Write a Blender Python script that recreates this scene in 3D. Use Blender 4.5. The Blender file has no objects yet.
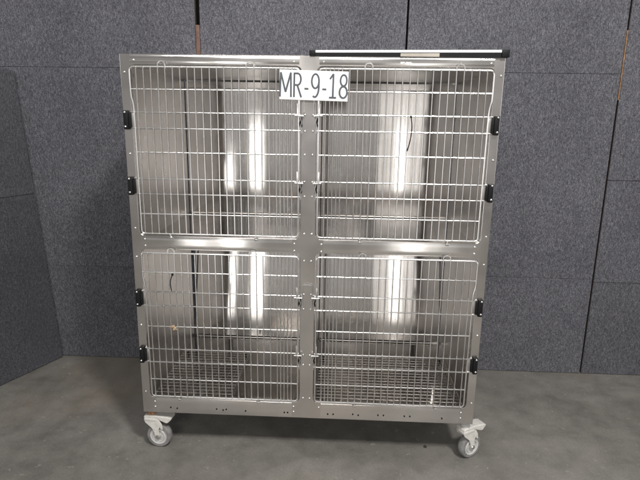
import bpy, bmesh, math, random
from mathutils import Vector, Matrix
random.seed(7)
PI = math.pi
S = bpy.context.scene
C = S.collection

# ------------------------------------------------------------------ materials
def new_mat(name):
    m = bpy.data.materials.new(name); m.use_nodes = True
    nt = m.node_tree
    return m, nt, nt.nodes['Principled BSDF']

def N(nt, t, **kw):
    n = nt.nodes.new(t)
    for k, v in kw.items(): setattr(n, k, v)
    return n

def noise(nt, scale, detail=4, rough=.55, vec=None, stretch=None):
    tc = N(nt, 'ShaderNodeTexCoord'); mp = N(nt, 'ShaderNodeMapping')
    nt.links.new(tc.outputs['Object'], mp.inputs['Vector'])
    if stretch: mp.inputs['Scale'].default_value = stretch
    n = N(nt, 'ShaderNodeTexNoise')
    n.inputs['Scale'].default_value = scale; n.inputs['Detail'].default_value = detail
    n.inputs['Roughness'].default_value = rough
    nt.links.new(mp.outputs['Vector'], n.inputs['Vector'])
    return n.outputs['Fac']

def ramp(nt, fac, stops):
    r = N(nt, 'ShaderNodeValToRGB')
    e = r.color_ramp.elements
    while len(e) < len(stops): e.new(.5)
    for i, (p, c) in enumerate(stops):
        e[i].position = p; e[i].color = (*c, 1) if len(c) == 3 else c
    nt.links.new(fac, r.inputs['Fac'])
    return r.outputs['Color']

def mix(nt, fac, a, b, mode='MIX'):
    m = N(nt, 'ShaderNodeMix', data_type='RGBA', blend_type=mode)
    for s, v in ((m.inputs[0], fac), (m.inputs[6], a), (m.inputs[7], b)):
        if hasattr(v, 'node'): nt.links.new(v, s)
        elif isinstance(v, (int, float)): s.default_value = v
        else: s.default_value = (*v, 1)
    return m.outputs[2]

def bump(nt, b, h, strength, dist):
    n = N(nt, 'ShaderNodeBump'); n.inputs['Strength'].default_value = strength
    n.inputs['Distance'].default_value = dist
    nt.links.new(h, n.inputs['Height']); nt.links.new(n.outputs['Normal'], b.inputs['Normal'])
    return n

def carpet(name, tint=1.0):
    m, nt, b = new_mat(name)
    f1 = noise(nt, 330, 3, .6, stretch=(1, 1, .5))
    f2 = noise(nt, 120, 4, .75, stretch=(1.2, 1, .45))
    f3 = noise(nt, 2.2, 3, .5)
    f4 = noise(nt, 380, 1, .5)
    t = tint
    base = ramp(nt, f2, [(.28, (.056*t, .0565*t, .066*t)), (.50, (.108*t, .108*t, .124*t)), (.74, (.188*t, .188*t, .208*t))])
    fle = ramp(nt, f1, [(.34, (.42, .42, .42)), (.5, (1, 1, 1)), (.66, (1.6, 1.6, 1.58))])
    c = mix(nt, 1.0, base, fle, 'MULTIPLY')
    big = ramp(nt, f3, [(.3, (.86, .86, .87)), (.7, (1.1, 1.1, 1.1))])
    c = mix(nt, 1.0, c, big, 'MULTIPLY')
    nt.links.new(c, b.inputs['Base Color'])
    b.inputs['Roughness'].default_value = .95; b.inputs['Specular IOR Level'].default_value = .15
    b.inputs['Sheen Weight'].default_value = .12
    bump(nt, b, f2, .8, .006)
    return m

def concrete():
    m, nt, b = new_mat('concrete')
    f1 = noise(nt, 1.3, 8, .62); f2 = noise(nt, 9, 7, .65); f3 = noise(nt, 120, 4, .6); f4 = noise(nt, .7, 3, .5); f5 = noise(nt, 26, 5, .7)
    c = ramp(nt, f1, [(.32, (.140, .134, .122)), (.5, (.188, .180, .165)), (.68, (.240, .230, .213))])
    c = mix(nt, .4, c, ramp(nt, f2, [(.33, (.55, .54, .53)), (.5, (1, 1, 1)), (.66, (1.3, 1.29, 1.27))]), 'MULTIPLY')
    c = mix(nt, .6, c, ramp(nt, f3, [(.3, (.8, .8, .8)), (.7, (1.22, 1.22, 1.2))]), 'MULTIPLY')
    # rusty brown stains and pale scuffs
    c = mix(nt, ramp(nt, f4, [(.56, (0, 0, 0)), (.72, (.55, .55, .55))]), c, (.20, .155, .105))
    c = mix(nt, ramp(nt, f5, [(.63, (0, 0, 0)), (.70, (.6, .6, .6))]), c, (.42, .40, .37))
    nt.links.new(c, b.inputs['Base Color'])
    nt.links.new(ramp(nt, f2, [(.3, (.42, .42, .42)), (.7, (.68, .68, .68))]), b.inputs['Roughness'])
    b.inputs['Specular IOR Level'].default_value = .35
    bump(nt, b, f3, .25, .002)
    return m

def steel(name, col=(.60, .575, .545), rough=.27, aniso=0.0, tangent=(0, 0, 1), grain=None, wob=.25, stain=False):
    m, nt, b = new_mat(name)
    b.inputs['Metallic'].default_value = 1
    sm = noise(nt, 4, 3, .5)
    c = ramp(nt, sm, [(.3, tuple(x*.86 for x in col)), (.7, tuple(min(1, x*1.1) for x in col))])
    if stain:
        st = noise(nt, 6, 6, .7)
        c = mix(nt, ramp(nt, st, [(.56, (0, 0, 0)), (.72, (.4, .4, .4))]), c, (.40, .32, .21))
    nt.links.new(c, b.inputs['Base Color'])
    r = ramp(nt, noise(nt, 8, 2, .5), [(.3, (rough*.9,)*3), (.7, (rough*1.12,)*3)])
    nt.links.new(r, b.inputs['Roughness'])
    if aniso:
        b.inputs['Anisotropic'].default_value = aniso
        t = N(nt, 'ShaderNodeCombineXYZ')
        for i in range(3): t.inputs[i].default_value = tangent[i]
        nt.links.new(t.outputs[0], b.inputs['Tangent'])
    w = noise(nt, 3.2, 2, .4)
    bm_ = bump(nt, b, w, wob, .012)
    if grain:
        g = N(nt, 'ShaderNodeBump'); g.inputs['Strength'].default_value = .12; g.inputs['Distance'].default_value = .001
        nt.links.new(noise(nt, 1, 3, .6, stretch=grain), g.inputs['Height'])
        nt.links.new(bm_.outputs['Normal'], g.inputs['Normal']); nt.links.new(g.outputs['Normal'], b.inputs['Normal'])
    return m

def plain(name, col, rough=.5, metal=0.0, var=.15, sc=30, bmp=.1):
    m, nt, b = new_mat(name)
    f = noise(nt, sc, 5, .6)
    c = ramp(nt, f, [(.3, tuple(x*(1-var) for x in col)), (.7, tuple(min(1, x*(1+var)) for x in col))])
    nt.links.new(c, b.inputs['Base Color'])
    b.inputs['Roughness'].default_value = rough; b.inputs['Metallic'].default_value = metal
    if max(col) < .02: b.inputs['Specular IOR Level'].default_value = .2
    if bmp: bump(nt, b, f, bmp, .002)
    return m

M = {
 'carpet': carpet('grey_carpet'),
 'carpet_b': carpet('grey_carpet_darker', .9),  # same carpet, a little darker overall
 'carpet_d': carpet('shaded_carpet', .74), 'carpet_e': carpet('deep_shaded_carpet', .62),  # leaning board's carpet, the cage's shade put into the colour
 'concrete': concrete(),
 'frame': steel('frame_steel', (.70, .675, .655), .21, .6, (0, 0, 1), None, .3),
 'rail': steel('rail_steel', (.80, .78, .76), .17, .6, (0, 0, 1), None, .35),
 'back': steel('back_steel', (.75, .72, .695), .09, .95, (0, 0, 1), None, .03),
 'side': steel('side_steel', (.66, .63, .605), .30, .6, (0, 0, 1), None, .02),
 'floorp': steel('pan_steel', (.72, .695, .67), .085, .8, (0, 1, 0), None, .035, True),
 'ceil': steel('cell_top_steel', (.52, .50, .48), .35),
 'wire': steel('wire_steel', (.95, .935, .92), .27, wob=0),
 'wire_dull': steel('grate_steel', (.46, .435, .415), .42, wob=0),
 'dome': steel('rivet_steel', (.85, .84, .82), .18, wob=0),
 'black': plain('black_plastic', (.008, .008, .009), .5),
 'shade_dark': plain('shade_black', (.01, .009, .009), .8),  # near-black that stands for shade in gaps and holes
 'rubber': plain('grey_rubber', (.21, .206, .203), .6, 0, .3),
 'hub': plain('grey_hub_plastic', (.50, .495, .485), .45, 0, .12),
 'caster': plain('cream_caster_plastic', (.60, .585, .55), .45, 0, .14, 60),
 'rust': plain('rusty_steel', (.36, .20, .12), .65, .3, .5, 90),
 'wood': plain('reddish_wood', (.13, .075, .058), .75, 0, .4, 25),
 'palewood': plain('orange_wood', (.30, .17, .085), .75, 0, .5, 25),
 'ply': plain('plywood', (.10, .065, .04), .8, 0, .3, 20),
 'paper': plain('white_sign', (.86, .86, .86), .5, 0, .02, 8, 0),
 'ink': plain('dark_grey_ink', (.075, .085, .10), .6, 0, .1, 8, 0),
 'white': plain('white_enamel', (.84, .83, .82), .35, 0, .04, 10, 0),
 'reflect_grey': plain('painted_reflection', (.40, .37, .32), .4, 0, .1),
 'mark': plain('pale_print', (.90, .90, .90), .5, 0, .02),
 'tan': plain('tan_twine', (.40, .29, .19), .9, 0, .3, 200),
 'dirt': plain('dark_crumb', (.03, .028, .025), .9),
}

# ------------------------------------------------------------------ mesh helpers
def box(bm, x0, x1, y0, y1, z0, z1, bev=0, mat=None):
    r = bmesh.ops.create_cube(bm, size=1)
    vs = r['verts']
    for v in vs:
        v.co = Vector(((x0+x1)/2 + v.co.x*(x1-x0), (y0+y1)/2 + v.co.y*(y1-y0), (z0+z1)/2 + v.co.z*(z1-z0)))
    if bev:
        es = list({e for v in vs for e in v.link_edges})
        r = bmesh.ops.bevel(bm, geom=es, offset=bev, segments=2, affect='EDGES', profile=.5)
        vs = list({v for f in r['faces'] for v in f.verts} | {v for v in vs if v.is_valid})
    if mat is not None: bmesh.ops.transform(bm, matrix=mat, verts=vs)
    return vs

def fillet(pts, r, n=4):
    out = [Vector(pts[0])]
    for i in range(1, len(pts)-1):
        a, b, c = Vector(pts[i-1]), Vector(pts[i]), Vector(pts[i+1])
        d1 = (a-b); d2 = (c-b)
        rr = min(r, d1.length*.49, d2.length*.49)
        p = b + d1.normalized()*rr; q = b + d2.normalized()*rr
        for k in range(n+1):
            t = k/n
            out.append(p*(1-t)**2 + b*2*t*(1-t) + q*t*t)
    out.append(Vector(pts[-1]))
    return out

def tube(bm, pts, r, sides=8, closed=False, caps=True):
    pts = [Vector(p) for p in pts]; n = len(pts); rings = []
    up = None
    for i in range(n):
        if closed: t = (pts[(i+1) % n]-pts[i-1])
        else: t = pts[min(i+1, n-1)]-pts[max(i-1, 0)]
        t.normalize()
        if up is None:
            up = Vector((0, 1, 0)) if abs(t.y) < .9 else Vector((1, 0, 0))
        a = t.cross(up)
        if a.length < 1e-4: a = t.cross(Vector((1, 0, .1)))
        a.normalize(); b = a.cross(t); b.normalize(); up = b
        rings.append([bm.verts.new(pts[i] + (a*math.cos(2*PI*k/sides)+b*math.sin(2*PI*k/sides))*r) for k in range(sides)])
    m = n if closed else n-1
    for i in range(m):
        A, B = rings[i], rings[(i+1) % n]
        for k in range(sides):
            bm.faces.new((A[k], A[(k+1) % sides], B[(k+1) % sides], B[k]))
    if caps and not closed:
        bm.faces.new(rings[0]); bm.faces.new(rings[-1])
    return [v for rg in rings for v in rg]

def lathe(bm, prof, seg=28, mat=None):
    """profile (r, h) turned about local z"""
    rings = []; vs = []
    for r, h in prof:
        if r < 1e-6: rg = [bm.verts.new((0, 0, h))]
        else: rg = [bm.verts.new((r*math.cos(2*PI*k/seg), r*math.sin(2*PI*k/seg), h)) for k in range(seg)]
        rings.append(rg); vs += rg
    for A, B in zip(rings, rings[1:]):
        if len(A) == 1 and len(B) == 1: continue
        for k in range(seg):
            k2 = (k+1) % seg
            if len(A) == 1: bm.faces.new((A[0], B[k2], B[k]))
            elif len(B) == 1: bm.faces.new((A[k], A[k2], B[0]))
            else: bm.faces.new((A[k], A[k2], B[k2], B[k]))
    if mat is not None: bmesh.ops.transform(bm, matrix=mat, verts=vs)
    return vs

ROTY = Matrix.Rotation(PI/2, 4, 'X')       # local z -> -y (towards the viewer)
def dome(bm, x, y, z, r=.0055, h=.0035, seg=12):
    lathe(bm, [(r, 0), (r*.95, h*.35), (r*.7, h*.8), (r*.3, h), (0, h)], seg, Matrix.Translation((x, y, z)) @ ROTY)

def prism(bm, outline, y0, y1, mat=None):
    """outline in (x, z), extruded along y"""
    a = [bm.verts.new((x, y0, z)) for x, z in outline]; b = [bm.verts.new((x, y1, z)) for x, z in outline]
    bm.faces.new(a); bm.faces.new(b[::-1]); n = len(a)
    for i in range(n): bm.faces.new((a[i], b[i], b[(i+1) % n], a[(i+1) % n]))
    if mat is not None: bmesh.ops.transform(bm, matrix=mat, verts=a+b)
    return a+b

def obj(name, bm, mat, parent=None, smooth=True, angle=40):
    bmesh.ops.recalc_face_normals(bm, faces=bm.faces)
    me = bpy.data.meshes.new(name); bm.to_mesh(me); bm.free()
    me.materials.append(mat)
    if smooth:
        me.polygons.foreach_set('use_smooth', [True]*len(me.polygons))
        try: me.set_sharp_from_angle(angle=math.radians(angle))
        except Exception: pass
    o = bpy.data.objects.new(name, me); C.objects.link(o)
    if parent: o.parent = parent
    return o

def tag(o, label=None, cat=None, group=None, kind=None):
    if label: o['label'] = label
    if cat: o['category'] = cat
    if group: o['group'] = group
    if kind: o['kind'] = kind
    return o

def empty(name, loc, rz=0):
    o = bpy.data.objects.new(name, None); C.objects.link(o); o.location = loc; o.rotation_euler = (0, 0, rz)
    o.empty_display_size = .05
    return o

def BM(): return bmesh.new()

# ------------------------------------------------------------------ floor
bm = BM(); box(bm, -9, 9, -9, 7, -.05, 0)
tag(obj('floor', bm, M['concrete'], smooth=False), kind='structure')

# ------------------------------------------------------------------ carpeted panels behind
YB = .955
b = BM(); box(b, -4, 4.5, YB+.06, YB+.12, 0, 3)
tag(obj('wall', b, M['shade_dark'], smooth=False), kind='structure')  # unseen dark sheet added so the gaps between panels stay black
def carpet_panel(x0, x1, seams, label, mats, extra=None):
    t = empty('carpeted_panel', ((x0+x1)/2, YB+.02, 0))
    tag(t, label, 'wall panel', 'carpeted panels standing behind the cage')
    cx = (x0+x1)/2
    b = BM(); box(b, x0-cx+.004, x1-cx-.004, -.008, .03, 0, 2.7)
    obj('backing_board', b, M['ply'], t, False)
    zs = [.003]+seams+[2.7]
    z_thin = x0 < 1.5
    for i, (a, c) in enumerate(zip(zs, zs[1:])):
        b = BM(); g = .0007 if z_thin else .0016
        box(b, x0-cx, x1-cx, -.02, -.008, a+(g if i else 0), c-g, .0022)
        obj('carpet_piece', b, M[mats[i % len(mats)]], t, False)
    return t
carpet_panel(-2.9, -.7145, [.622, 1.823], 'dark grey carpeted panel left of the steel cage, meeting the leaning board', ['carpet_b', 'carpet', 'carpet'])
carpet_panel(-.686, .4745, [1.2], 'grey carpeted panel behind the cage, right of the reddish wooden stud', ['carpet'])
carpet_panel(.4855, 1.6745, [.625, 1.82], 'wide grey carpeted panel between the cage and the right hand seam', ['carpet', 'carpet', 'carpet'])
carpet_panel(1.6855, 3.2, [.607, 1.227], 'grey carpeted panel at the far right edge, in three stacked pieces', ['carpet_b', 'carpet', 'carpet'])

b = BM(); box(b, -.712, -.6885, YB+.001, YB+.045, .01, 2.06, .002)
tag(obj('wooden_stud', b, M['wood']), 'reddish wooden stud showing in the gap above the left half of the cage', 'wooden stud')
b = BM(); box(b, 1.6788, 1.6845, YB+.0015, YB+.045, 1.68, 2.05, .0015)
tag(obj('wooden_stud', b, M['palewood']), 'thin strip of orange brown wood in the seam of the right hand panels', 'wooden stud')

# leaning board on the left
P0 = Vector((-1.668, .932, 0)); dv = Vector((-.172, -.424, 0)).normalized()
ln = 2.1; lean = Vector((-.115, .0, 1.80))
nrm = dv.cross(lean).normalized()
if nrm.x > 0: nrm = -nrm                                  # thickness goes away from the room
t = empty('leaning_board', P0)
tag(t, 'grey carpeted board leaning at the far left, darkened as if in shade, its upper edge below the panel tops', 'wall panel')
def slab(bm, s0, s1, h0, h1, th0, th1):
    a = [bm.verts.new(dv*s+lean*h+nrm*w) for w in (th0, th1) for s, h in ((s0, h0), (s1, h0), (s1, h1), (s0, h1))]
    for f in ((0, 1, 2, 3), (7, 6, 5, 4), (0, 4, 5, 1), (1, 5, 6, 2), (2, 6, 7, 3), (3, 7, 4, 0)): bm.faces.new([a[i] for i in f])
b = BM(); slab(b, .004, ln-.004, 0, 1, .010, .04); obj('backing_board', b, M['ply'], t, False)
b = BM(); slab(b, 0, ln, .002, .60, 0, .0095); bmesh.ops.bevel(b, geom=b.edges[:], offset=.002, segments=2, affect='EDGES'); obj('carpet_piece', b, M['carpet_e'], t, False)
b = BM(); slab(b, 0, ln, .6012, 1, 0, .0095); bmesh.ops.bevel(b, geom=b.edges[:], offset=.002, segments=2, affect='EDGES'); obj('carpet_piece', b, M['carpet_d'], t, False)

# ------------------------------------------------------------------ the cage bank
ZB, ZT = .2076, 1.7934
H = .76; D = .83
OPN = [(z0, z1) for z0, z1 in ((.285, .993), (1.052, 1.757))]       # openings z range
cage = empty('animal_cage_bank', (0, 0, 0))
tag(cage, 'stainless steel bank of four wire door animal cages on casters', 'animal cage')

def rrect(x0, x1, z0, z1, r, n=6):
    pts = []
    for cx, cz, a in ((x1-r, z1-r, 0), (x0+r, z1-r, PI/2), (x0+r, z0+r, PI), (x1-r, z0+r, 1.5*PI)):
        for k in range(n+1):
            pts.append((cx+r*math.cos(a+PI/2*k/n), cz+r*math.sin(a+PI/2*k/n)))
    return pts

def holed_plate(name, outer, holes, y0, y1, bev, mat, parent):
    cu = bpy.data.curves.new(name, 'CURVE'); cu.dimensions = '2D'; cu.fill_mode = 'BOTH'
    cu.extrude = (y1-y0)/2 - bev; cu.bevel_depth = bev; cu.bevel_resolution = 1; cu.offset = 0
    for pl in [outer]+holes:
        sp = cu.splines.new('POLY'); sp.points.add(len(pl)-1); sp.use_cyclic_u = True
        for p, (x, z) in zip(sp.points, pl): p.co = (x, z, 0, 1)
    tmp = bpy.data.objects.new('tmp', cu); C.objects.link(tmp)
    dg = bpy.context.evaluated_depsgraph_get()
    me = bpy.data.meshes.new_from_object(tmp.evaluated_get(dg))
    bpy.data.objects.remove(tmp)
    me.name = name
    me.transform(Matrix.Translation((0, (y0+y1)/2, 0)) @ Matrix.Rotation(PI/2, 4, 'X'))
    me.materials.clear(); me.materials.append(mat)
    me.polygons.foreach_set('use_smooth', [False]*len(me.polygons))
    o = bpy.data.objects.new(name, me); C.objects.link(o); o.parent = parent
    return o

XO, XI = .7265, .030
holes = []
for z0, z1 in OPN:
    for s in (-1, 1):
        a, c = sorted((s*XO, s*XI)); holes.append(rrect(a, c, z0, z1, .022))
fr = holed_plate('front_frame', [(-H, ZB), (H, ZB), (H, ZT), (-H, ZT)], holes, 0, .026, .0016, M['frame'], cage)

# rolled rails lying between the corner plates (proud, gently bulged)
def rail(x0, x1, z0, z1, bulge):
    b = BM(); n = 8; rows = []
    for k in range(n+1):
        u = k/n; z = z0+(z1-z0)*u; y = -.0012 - bulge*min(1, math.sin(PI*u)*1.6)
        rows.append((b.verts.new((x0, y, z)), b.verts.new((x1, y, z))))
    for A, B2 in zip(rows, rows[1:]): b.faces.new((A[0], A[1], B2[1], B2[0]))
    bk = [b.verts.new((x0, .0005, z0)), b.verts.new((x1, .0005, z0)), b.verts.new((x1, .0005, z1)), b.verts.new((x0, .0005, z1))]
    b.faces.new((rows[0][0], bk[0], bk[1], rows[0][1])); b.faces.new((rows[-1][1], bk[2], bk[3], rows[-1][0]))
    b.faces.new([r[0] for r in rows]+[bk[3], bk[0]]); b.faces.new([r[1] for r in rows][::-1]+[bk[1], bk[2]])
    return obj('rail', b, M['rail'], cage)
for s in (-1, 1):
    a, c = sorted((s*.0665, s*.697))
    rail(a, c, .996, 1.049, .0022)
    rail(a, c, ZB+.004, .281, .0016)
    rail(*sorted((s*.04, s*.72)), 1.7615, ZT-.003, .0018)

# body sheets
def sheet(name, x0, x1, y0, y1, z0, z1, mat, bev=0):
    b = BM(); box(b, x0, x1, y0, y1, z0, z1, bev); return obj(name, b, M[mat], cage, False)
for s in (-1, 1):
    for z0, z1 in ((.2276, .985), (.998, 1.752)):
        a, c = sorted((s*.7585, s*.7505)); sheet('side_panel', a, c, .0262, D-.012, z0, z1, 'side')
    for z0, z1 in ((.2376, .976), (1.012, 1.744)):
        a, c = sorted((s*.7455, s*.022)); bp = sheet('back_panel', a, c, 0, .005, 0, z1-z0, 'back')
        bp.location = (0, D, z0)
        if z0 < .5: bp.rotation_euler.x = -math.radians(8)      # lower backs tilted so they mirror the streak lights
    for z in (.2256, .9985):
        a, c = sorted((s*.7495, s*.0175)); sheet('cell_floor', a, c, .0265, D-.010, z, z+.004, 'floorp')
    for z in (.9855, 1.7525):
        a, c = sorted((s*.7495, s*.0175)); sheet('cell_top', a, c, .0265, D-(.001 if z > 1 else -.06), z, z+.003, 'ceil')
for z0, z1 in ((.2276, .9850), (1.0027, 1.7520)):
    for s in (-1, 1):
        a, c = sorted((s*.009, s*.0165)); sheet('divider', a, c, .034, D-.012, z0, z1, 'side')
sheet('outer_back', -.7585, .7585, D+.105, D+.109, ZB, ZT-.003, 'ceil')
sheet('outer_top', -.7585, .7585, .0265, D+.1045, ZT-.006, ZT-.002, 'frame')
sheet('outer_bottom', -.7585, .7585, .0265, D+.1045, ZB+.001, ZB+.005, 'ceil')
# folded hem along the back of each floor
for s in (-1, 1):
    for z in (.2300, 1.0030):
        b = BM(); a, c = sorted((s*.736, s*.024))
        tube(b, [(a, D-.0135, z+.0055), (c, D-.0135, z+.0055)], .0042, 8); obj('floor_hem', b, M['side'], cage)
# ceiling rib inside upper cells
for s in (-1, 1):
    b = BM(); a, c = sorted((s*.745, s*.02)); box(b, a, c, D-.03, D-.003, 1.702, 1.710, .001); obj('ceiling_rib', b, M['rail'], cage)

# rivets
for x, z in [(-.703, 1.771), (-.745, 1.725), (-.061, 1.770), (.057, 1.771), (.707, 1.772), (.749, 1.726),
             (-.704, 1.037), (-.704, 1.008), (.704, 1.037), (.704, 1.008), (-.016, 1.076), (.016, 1.076),
             (-.058, 1.032), (-.058, 1.001), (.058, 1.032), (.058, 1.001), (-.015, .957), (.015, .957),
             (-.016, .520), (.014, .520), (-.016, .472), (.014, .472), (-.015, .307), (.015, .307),
             (-.058, .262), (-.058, .236), (.058, .262), (-.743, 1.084), (.747, 1.082), (-.746, .957), (.748, .961),
             (-.704, .262), (-.704, .235), (.704, .262), (.704, .235), (-.745, .640), (.747, .640), (-.744, 1.40), (.747, 1.40),
             (-.745, .312), (.747, .312), (-.016, 1.567), (.016, 1.567), (-.016, 1.503), (.016, 1.503), (-.016, 1.408), (.016, 1.408),
             (-.016, 1.297), (.016, 1.297), (-.016, 1.236), (.016, 1.236), (-.016, .806), (.016, .806), (-.016, .738), (.016, .738)]:
    b = BM(); proud = -.0052 if (abs(x) < .72 and abs(x) > .05 and (z > 1.76)) else (-.0002)
    dome(b, x, proud, z, .0052, .0036); obj('rivet', b, M['dome'], cage)
# small punched holes along the bottom rail: black discs, inner shade as colour
for x in (-.63, -.60, -.415, -.385, -.37, -.28, -.10, -.085, .10, .125, .215, .24, .33, .355, .45, .475, .62):
    b = BM(); z = .232 + (.004 if int(x*100) % 2 else 0)
    lathe(b, [(.0036, 0), (.0036, .0012), (0, .0012)], 10, Matrix.Translation((x, -.0036, z)) @ ROTY)
    obj('punched_hole', b, M['shade_dark'], cage)
# pale maker's print on the top rail: too small to read, a row of short worn strokes
b = BM(); x = .357; k = 0
for w, h0, h1 in ((.004, 0, 8), (.003, 0, 8), (.005, 3, 8), (.003, 0, 5), (.005, 0, 8), (.003, 0, 8), (.004, 1, 7), (.003, 0, 8), (.005, 0, 4)):
    box(b, x, x+w, -.0066, -.0056, 1.7665+h0*.001, 1.7665+h1*.001); x += w+.0016
obj('printed_mark', b, M['mark'], cage, False)

# ------------------------------------------------------------------ doors
ZR = [1.745, 1.659, 1.569, 1.505, 1.408, 1.299, 1.235, 1.150, 1.065]
RW = .0027; RF = .0037; RH = .0032
def make_door(s, dz):
    """s=-1 hinged on the left, s=+1 hinged on the right; door spans hinge x=s*.719 to latch x=s*.039"""
    hx, lx = s*.7195, s*.0395
    zt, zb = ZR[0]+dz, ZR[-1]+dz
    yd = -.010
    b = BM(); j = s*-.009
    rim = [(hx, yd, ZR[0]-.09+dz), (hx, yd, zt), (lx, yd, zt), (lx, yd, ZR[2]+.015+dz), (lx, yd, zb), (hx+j, yd, zb), (hx+j, yd, ZR[2]+dz), (hx+j*.9, yd, ZR[2]+.03+dz), (hx+j*.1, yd, ZR[1]-.03+dz)]
    path = [rim[0]] + fillet(rim[0:3]+[rim[3]], .018)[1:] 
    path = fillet(rim, .016, 5)
    tube(b, path, RF, 8, closed=True)
    door = obj('cage_door', b, M['wire'], cage)
    # upright wires: wide spacing from the hinge, tight spacing near the latch
    b = BM(); xs = [abs(hx)-.0265-.0296*k for k in range(20)]; xs += [xs[-1]-.0157*k for k in range(1, 5)]
    for i, ax in enumerate(xs):
        if i in (3, 15): continue
        x = s*ax + random.uniform(-.0006, .0006)
        if i in (4, 16):
            x2 = s*xs[i-1]
            pts = [(x, yd-.004, zb)] + [(x, yd-.004, zt+.008)] + [((x+x2)/2+(x-x2)/2*math.cos(a), yd-.004, zt+.008+.0145*math.sin(a)) for a in [PI*q/8 for q in range(1, 8)]] + [(x2, yd-.004, zt+.008), (x2, yd-.004, zb)]
            tube(b, pts, RW, 6)
        else: tube(b, [(x, yd-.004, zb-.002), (x+random.uniform(-.0007, .0007), yd-.004, (zt+zb)/2), (x, yd-.004, zt+.002)], RW, 6)
    obj('upright_wires', b, M['wire'], door)
    b = BM()
    for i, z in enumerate(ZR[1:-1], 1):
        z += dz
        ext = .012 if i in (2, 3, 5, 6) else .004
        e1 = hx+s*ext if i in (2, 3, 5, 6) else hx+s*(.002 if i < 2 else -.006)
        pts = [(e1, yd+.006 if ext > .01 else yd+.001, z), (hx-s*.012, yd+.001, z), (lx+s*.003, yd+.001, z), (lx-s*(.006 if i in (2, 3, 5, 6) else 0), yd+.001, z)]
        tube(b, pts, RH, 8)
    obj('cross_bars', b, M['wire'], door)
    # hinges (black) on pairs 2-3 and 5-6
    for a, c in ((2, 3), (5, 6)):
        z1, z0 = ZR[a]+dz, ZR[c]+dz
        b = BM(); x0, x1 = sorted((s*.7565, s*.7365))
        box(b, x0, x1, -.017, -.0004, z0-.006, z1+.006, .003)
        x0, x1 = sorted((s*.7365, s*.727)); box(b, x0, x1, -.0125, -.0006, z0+.002, z1-.004, .001)
        hg = obj('hinge', b, M['black'], door)
        b = BM(); x0, x1 = sorted((s*.7265, s*.7135)); box(b, x0, x1, -.0065, -.0050, z0+.003, z1-.003, .0005)
        obj('hinge_plate', b, M['ceil'], door)
        for z in (z0+.006, z1-.001):
            b = BM(); dome(b, s*.749, -.0168, z, .0050, .004); obj('hinge_pin', b, M['dome'], door)
    # latches at the centre stile
    for a, c in ((2, 3), (5, 6)):
        z1, z0 = ZR[a]+dz, ZR[c]+dz
        b = BM(); x = lx+s*.0035
        tube(b, fillet([(x+s*.001, -.021, z1+.042), (x, -.024, z1+.02), (x, -.024, z1-.002)], .01), .0044, 8)
        tube(b, [(x+s*.012, -.0225, z1-.004), (x-s*.022, -.0195, z1-.006)], .0040, 8)
        la = obj('latch', b, M['wire'], door)
        b = BM(); xx = s*.0315
        prism(b, [(xx-.0035, z1-.012), (xx+.0035, z1-.012), (xx+.0045, z1-.024), (xx+.0025, z1-.034), (xx+.0055, z1-.046), (xx-.002, z1-.05), (xx-.0055, z1-.034), (xx-.002, z1-.022)], -.0165, -.0022)
        obj('latch_hook', b, M['black'], door)
        b = BM(); tube(b, [(xx+s*.002, -.0205, z1-.010), (xx-s*.004, -.019, z1-.03), (xx+s*.001, -.0195, z1-.046), (xx-s*.001, -.018, z0-.010)], .0021, 6)
        obj('latch_spring', b, M['wire'], door)
    # round bumpers under the bottom rod
    for ax in (.587, .22):
        b = BM(); dome(b, s*ax, -.0048, zb-.017, .0085, .007, 14)
        box(b, s*ax-.004, s*ax+.004, -.013, -.0045, zb-.012, zb-.001, .001)
        obj('door_bumper', b, M['dome'], door)
    return door
doors = {}
for s in (-1, 1):
    for dz in (0, -.767): doors[(s, dz)] = make_door(s, dz)
# wire loops across the centre stile above the latches
for za, zc in ((1.732, 1.578), (.853, .745)):
    b = BM()
    pts = fillet([(-.021, -.011, zc), (-.021, -.011, za), (.021, -.011, za), (.021, -.011, zc)], .006)
    tube(b, pts, .0019, 6)
    for x in (-.021, .021):
        tube(b, [(x, -.0005, zc), (x, -.011, zc+.001)], .0022, 6)
    obj('lock_bar', b, M['wire'], cage)

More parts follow.
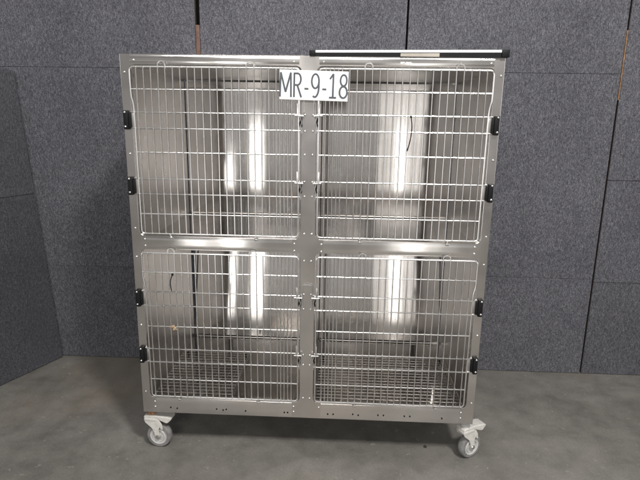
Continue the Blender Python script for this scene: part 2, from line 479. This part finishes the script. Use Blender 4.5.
# ------------------------------------------------------------------ casters (parts of the cage: screwed on)
def make_caster(x, y, rz, rust=False):
    # axle along local y, wheel trails along local +x; the fork is the caster's own mesh
    wx, R = .034, .0605
    b = BM()
    cheek = [(-.028, .158), (.030, .158), (.046, .148), (.058, .128), (.062, .104), (.056, .098), (.046, .112), (.040, .098), (.043, .080), (.045, .062), (.041, .050), (.033, .046), (.025, .050), (.021, .062), (.017, .084), (.006, .106), (-.010, .120), (-.024, .132), (-.030, .146)]
    for y0, y1 in ((-.0265, -.0215), (.0215, .0265)): prism(b, cheek, y0, y1)
    box(b, -.030, .036, -.0285, .0285, .140, .160, .006)
    t = obj('caster', b, M['caster'], cage)
    t.location = (x, y, 0); t.rotation_euler = (0, 0, rz)
    bb = t.modifiers.new('bev', 'BEVEL'); bb.width = .0018; bb.segments = 2; bb.limit_method = 'ANGLE'
    rt = Matrix.Translation((wx, 0, R)) @ ROTY
    b = BM(); w = .0185
    lathe(b, [(.041, -w+.001), (.050, -w), (.056, -w+.002), (R-.001, -w+.008), (R, -.004), (R, .004), (R-.001, w-.008), (.056, w-.002), (.050, w), (.041, w-.001), (.041, -w+.001)], 40, rt)
    obj('wheel', b, M['rubber'], t)
    b = BM()
    lathe(b, [(0, -w+.001), (.012, -w), (.014, -w+.005), (.026, -w+.006), (.030, -w+.0005), (.0335, -w+.004), (.0415, -w+.0005), (.0415, w-.0005), (.0335, w-.004), (.030, w-.0005), (.026, w-.006), (.014, w-.005), (.012, w), (0, w-.001)], 36, rt)
    obj('hub', b, M['hub'], t)
    for sgn in (-1, 1):
        b = BM(); lathe(b, [(0, .0305), (.008, .030), (.0095, .0268), (.0115, .0266), (.0115, .024)], 16, Matrix.Translation((wx, 0, R)) @ (ROTY if sgn > 0 else ROTY.inverted()))
        obj('axle_bolt', b, M['dome'], t)
    b = BM(); lathe(b, [(0, .160), (.024, .161), (.025, .172), (.022, .178), (.0225, .186), (.017, .190), (.016, .2072), (0, .2074)], 22)
    obj('stem', b, M['rust' if rust else 'hub'], t)
    b = BM()
    o_ = [(-.030, .1660), (-.020, .1720), (.030, .1735), (.085, .1700), (.106, .1630), (.104, .1560), (.088, .1390), (.078, .1370), (.058, .1450), (.036, .1540), (.0, .1560), (-.030, .1580)]
    prism(b, o_, -.027, .027)
    p = obj('brake_pedal', b, M['caster'], t)
    bb = p.modifiers.new('bev', 'BEVEL'); bb.width = .004; bb.segments = 3; bb.limit_method = 'ANGLE'
    return t
make_caster(-.742, .050, math.radians(-5), True)
make_caster(.742, .045, math.radians(30))
make_caster(-.700, .770, math.radians(160))
make_caster(.700, .770, math.radians(25))

# ------------------------------------------------------------------ floor grates lying in the lower cells
def grate(s, label, X=.345, px=.384):
    t = empty('floor_grate', (s*px, .315, .2496))
    tag(t, label, 'floor grate', 'wire grates in the two lower cages')
    b = BM(); Y = .272
    n = round(X/.345*22); xs = [-X+2*X*k/n for k in range(n+1)]
    for x in xs: tube(b, [(x, -Y, 0), (x, Y, 0)], .0015, 5)
    m = 18; ys = [-Y+2*Y*k/m for k in range(m+1)]
    for y in ys: tube(b, [(-X, y, .0040), (X, y, .0028)], .0015, 5)
    obj('mesh', b, M['wire_dull'], t)
    b = BM(); tube(b, fillet([(-X, -Y, .001), (X, -Y, .001), (X, Y, .001), (-X, Y, .001), (-X, -Y, .001)], .015), .0026, 8); obj('rim', b, M['wire_dull'], t)
    for x in (-X+.02, X-.02):
        for y in (-Y+.02, Y-.02):
            b = BM(); lathe(b, [(.006, -.0198), (.006, -.003), (0, -.003)], 10, Matrix.Translation((x, y, 0))); obj('foot', b, M['black'], t)
grate(-1, 'wire mesh grate on the floor of the lower left cage', .185, .550)
grate(1, 'wire mesh grate on the floor of the lower right cage')

# ------------------------------------------------------------------ sign
t = empty('number_sign', (.019, -.0210, 1.6805), 0)
tag(t, 'white rectangular sign reading MR-9-18 on the upper doors at the centre', 'sign')
b = BM(); box(b, -.1355, .1355, 0, .0024, -.0565, .0565, .0006); obj('sign_board', b, M['paper'], t)
def arc(cx, cz, rx, rz, a0, a1, n=14):
    return [(cx+rx*math.cos(math.radians(a0+(a1-a0)*k/n)), cz+rz*math.sin(math.radians(a0+(a1-a0)*k/n))) for k in range(n+1)]
GL = {  # centre lines in a box 0..1 x 0..1
 'M': (.044, [[(0, 0), (.05, 1)], [(.05, 1), (.5, .20)], [(.5, .20), (.95, 1)], [(.95, 1), (1, 0)]]),
 'R': (.029, [[(0, 0), (0, 1)], [(0, .97), (.45, .97)] + arc(.45, .735, .45, .235, 90, -90) + [(0, .5)], [(.42, .5), (1, 0)]]),
 '-': (.016, [[(0, .36), (1, .36)]]),
 '9': (.031, [arc(.48, .68, .46, .29, 0, 360, 24), [(.94, .68)] + arc(.44, .45, .50, .42, 10, -118, 12)]),
 '1': (.028, [[(.52, 0), (.52, 1)], [(.52, 1), (.05, .78)], [(0, .03), (1, .03)]]),
 '8': (.031, [arc(.5, .745, .40, .225, 0, 360, 24), arc(.5, .265, .48, .235, 0, 360, 24)]),
}
def lettering(txt, h, gap, sw, parent):
    tot = sum(GL[c][0] for c in txt)+gap*(len(txt)-1); x = -tot/2; b = BM(); lift = 0
    for c in txt:
        w_, strokes = GL[c]
        for st in strokes:
            lift += .00005
            P = [Vector((x+px*w_, 0, -h/2+pz*h)) for px, pz in st]; cl = (P[0]-P[-1]).length < 1e-6
            if cl: P = P[:-1]
            n = len(P); L = []
            for i in range(n):
                a_ = P[i-1] if (i or cl) else P[i]; c_ = P[(i+1) % n] if (i < n-1 or cl) else P[i]
                d = (c_-a_).normalized(); nn = Vector((-d.z, 0, d.x))*sw/2
                e = Vector((0, -.0004-lift, 0))
                L.append((b.verts.new(P[i]+nn+e), b.verts.new(P[i]-nn+e)))
            for i in range(n if cl else n-1):
                A, B_ = L[i], L[(i+1) % n]; b.faces.new((A[0], A[1], B_[1], B_[0]))
        x += w_+gap
    return obj('lettering', b, M['ink'], parent, False)
lettering('MR-9-18', .093, .0118, .0070, t)
t.rotation_euler = (0, math.radians(1.2), 0)

# ------------------------------------------------------------------ steel lid lying on the right half of the top
t = empty('steel_lid', (.385, .20, ZT))
tag(t, 'white and black edged flat lid lying on top of the right half of the cage', 'lid')
def yslab(bm, x0, x1, zl0, zl1, zr0, zr1, y0, y1, bev=.001):
    a = [bm.verts.new(p) for p in ((x0, y0, zl0), (x1, y0, zr0), (x1, y0, zr1), (x0, y0, zl1), (x0, y1, zl0), (x1, y1, zr0), (x1, y1, zr1), (x0, y1, zl1))]
    for f in ((0, 1, 2, 3), (7, 6, 5, 4), (0, 4, 5, 1), (1, 5, 6, 2), (2, 6, 7, 3), (3, 7, 4, 0)): bm.faces.new([a[i] for i in f])
xl, xr = -.385, .387
b = BM(); yslab(b, xl+.010, xr-.010, .0005, .0120, .0005, .0190, -.2075, .30); obj('black_seal', b, M['black'], t, False)
b = BM(); yslab(b, xl+.024, xr-.030, .0122, .0212, .0192, .0285, -.209, .30); obj('white_top', b, M['white'], t, False)
for x0, x1, h in ((xl, xl+.0235, .021), (xr-.0295, xr, .030)):
    b = BM(); box(b, x0, x1, -.214, -.17, .0008, h, .002); obj('end_cap', b, M['black'], t)
b = BM(); yslab(b, -.030, .120, .0010, .0125, .0010, .0145, -.2088, -.2072); obj('reflection_patch', b, M['reflect_grey'], t, False)  # grey patch paints a reflection on the black seal

# ------------------------------------------------------------------ small things caught on the wires
def cable_tie(pts, label, r=.0022):
    t = empty('cable_tie', pts[0]); o = Vector(pts[0])
    tag(t, label, 'cable tie', 'cable ties hanging on the cage doors')
    b = BM(); tube(b, fillet([Vector(p)-o for p in pts], .03, 6), r, 6); obj('strap', b, M['black'], t)
    b = BM(); box(b, -.004, .004, -.004, .004, -.004, .005, .001); obj('tie_head', b, M['black'], t)
    return t
cable_tie([(.407, -.019, 1.566), (.412, -.026, 1.53), (.409, -.028, 1.48), (.398, -.022, 1.432)], 'thin long black cable tie hanging from a bar of the upper right cage door')
ct = cable_tie([(-.585, -.019, .885), (-.593, -.026, .862), (-.594, -.026, .84), (-.592, -.02, .812)], 'short black cable tie hanging on the lower left cage door')
b = BM()
for k in range(5):
    a = random.uniform(0, 6.28)
    lathe(b, [(0, -.006), (.005, -.003), (.0062, 0), (.0045, .004), (0, .006)], 8, Matrix.Translation((-.593+.008*math.cos(a), -.018+.003*math.sin(a*2), .639+.007*math.sin(a))) @ Matrix.Rotation(a, 4, 'Y'))
tube(b, [(-.607, -.018, .640), (-.600, -.021, .648), (-.590, -.02, .645), (-.583, -.02, .634), (-.577, -.019, .630)], .0028, 6)
tag(obj('twine_knot', b, M['tan']), 'small tan knot of twine caught on a bar of the lower left door', 'twine')
b = BM(); lathe(b, [(0, 0), (.008, 0), (.009, .003), (.004, .006), (0, .0065)], 7, Matrix.Translation((.576, .117, 0)) @ Matrix.Rotation(.3, 4, 'X'))
tag(obj('debris', b, M['dirt']), 'small dark crumb on the concrete floor by the right caster', 'debris')

# ------------------------------------------------------------------ light
w = bpy.data.worlds.new('World'); S.world = w; w.use_nodes = True
nt = w.node_tree; bg = nt.nodes['Background']
tc = N(nt, 'ShaderNodeTexCoord'); sx = N(nt, 'ShaderNodeSeparateXYZ'); nt.links.new(tc.outputs['Generated'], sx.inputs[0])
mr = N(nt, 'ShaderNodeMapRange'); mr.inputs[1].default_value = -1; mr.inputs[2].default_value = 1
nt.links.new(sx.outputs['Z'], mr.inputs[0])
behind = ramp(nt, mr.outputs[0], [(.36, (.26, .25, .24)), (.46, (.46, .44, .425)), (.505, (.48, .46, .445)), (.535, (.34, .325, .315)), (.575, (.15, .145, .14)), (.75, (.30, .295, .29)), (1, (.50, .49, .48))])
sides = ramp(nt, mr.outputs[0], [(.36, (.28, .27, .265)), (.46, (.75, .74, .73)), (.49, (2.3, 2.27, 2.24)), (.57, (2.3, 2.27, 2.24)), (.62, (.35, .345, .34)), (.75, (.34, .335, .33)), (1, (.50, .49, .48))])
ab = N(nt, 'ShaderNodeMath', operation='ABSOLUTE'); nt.links.new(sx.outputs['X'], ab.inputs[0])
fx = N(nt, 'ShaderNodeMapRange'); fx.interpolation_type = 'SMOOTHSTEP'; fx.inputs[1].default_value = .40; fx.inputs[2].default_value = .75
nt.links.new(ab.outputs[0], fx.inputs[0])
col = mix(nt, fx.outputs[0], behind, sides)
nt.links.new(col, bg.inputs['Color']); bg.inputs['Strength'].default_value = .78

def area(name, loc, target, sx_, sy_, power, col=(1, .97, .93)):
    l = bpy.data.lights.new(name, 'AREA'); l.shape = 'RECTANGLE'; l.size = sx_; l.size_y = sy_; l.energy = power; l.color = col
    o = bpy.data.objects.new(name, l); C.objects.link(o); o.location = loc
    d = Vector(target)-Vector(loc); o.rotation_euler = d.to_track_quat('-Z', 'Y').to_euler()
    return o
area('ceiling_lamp', (1.35, -2.5, 4.1), (0, .2, .9), .45, .45, 135)
area('bar_highlight_light', (0, -2.9, 4.2), (0, .1, .9), 3.6, .16, 55, (1, .98, .96))  # added unseen light, gives the cross bars their bright highlights
area('far_floor_fill', (-.6, -7.0, 4.4), (-.2, -4.5, .0), 2.4, .4, 150)  # added unseen fill, brightens the far floor mirrored in the cells
def strip(name, x0, x1, z0, z1, y, L, col=(1, .98, .95)):
    ww, hh = x1-x0, z1-z0
    l = bpy.data.lights.new(name, 'AREA'); l.shape = 'RECTANGLE'; l.size = ww; l.size_y = hh; l.energy = L*PI*ww*hh; l.color = col
    o = bpy.data.objects.new(name, l); C.objects.link(o); o.location = ((x0+x1)/2, y, (z0+z1)/2); o.rotation_euler = (PI/2, 0, 0)
strip('streak_light', -1.40, -1.28, .02, 1.07, -3.0, 3.4)  # added strip lights behind the camera, shaped to mirror as streaks
strip('streak_light', -1.06, -.90, .02, 1.46, -3.0, 4.5)
strip('streak_light', .80, .95, .02, 1.45, -3.0, 2.2)
strip('pale_reflection_light', .60, 1.18, .02, 1.9, -3.05, .75, (1, .97, .93))  # added dim panel light, mirrors as the pale column on the right

# ------------------------------------------------------------------ camera
cx, cy, cz, yaw, pit, rol, f = .143268, -2.160371, 1.554430, -.0420829, .2284721, .0152530, 522.4057
F = Vector((math.sin(yaw)*math.cos(pit), math.cos(yaw)*math.cos(pit), -math.sin(pit)))
Rv = Vector((math.cos(yaw), -math.sin(yaw), 0)); U = Rv.cross(F)
R2 = Rv*math.cos(rol)+U*math.sin(rol); U2 = -Rv*math.sin(rol)+U*math.cos(rol)
cam = bpy.data.cameras.new('camera'); co = bpy.data.objects.new('camera', cam); C.objects.link(co)
mt = Matrix((R2, U2, -F)).transposed().to_4x4(); mt.translation = (cx, cy, cz); co.matrix_world = mt
cam.sensor_width = 36; cam.lens = f/640*36; cam.clip_end = 100; cam.clip_start = .01
S.camera = co
S.view_settings.view_transform = 'Standard'; S.view_settings.look = 'None'; S.view_settings.exposure = 0; S.view_settings.gamma = 1
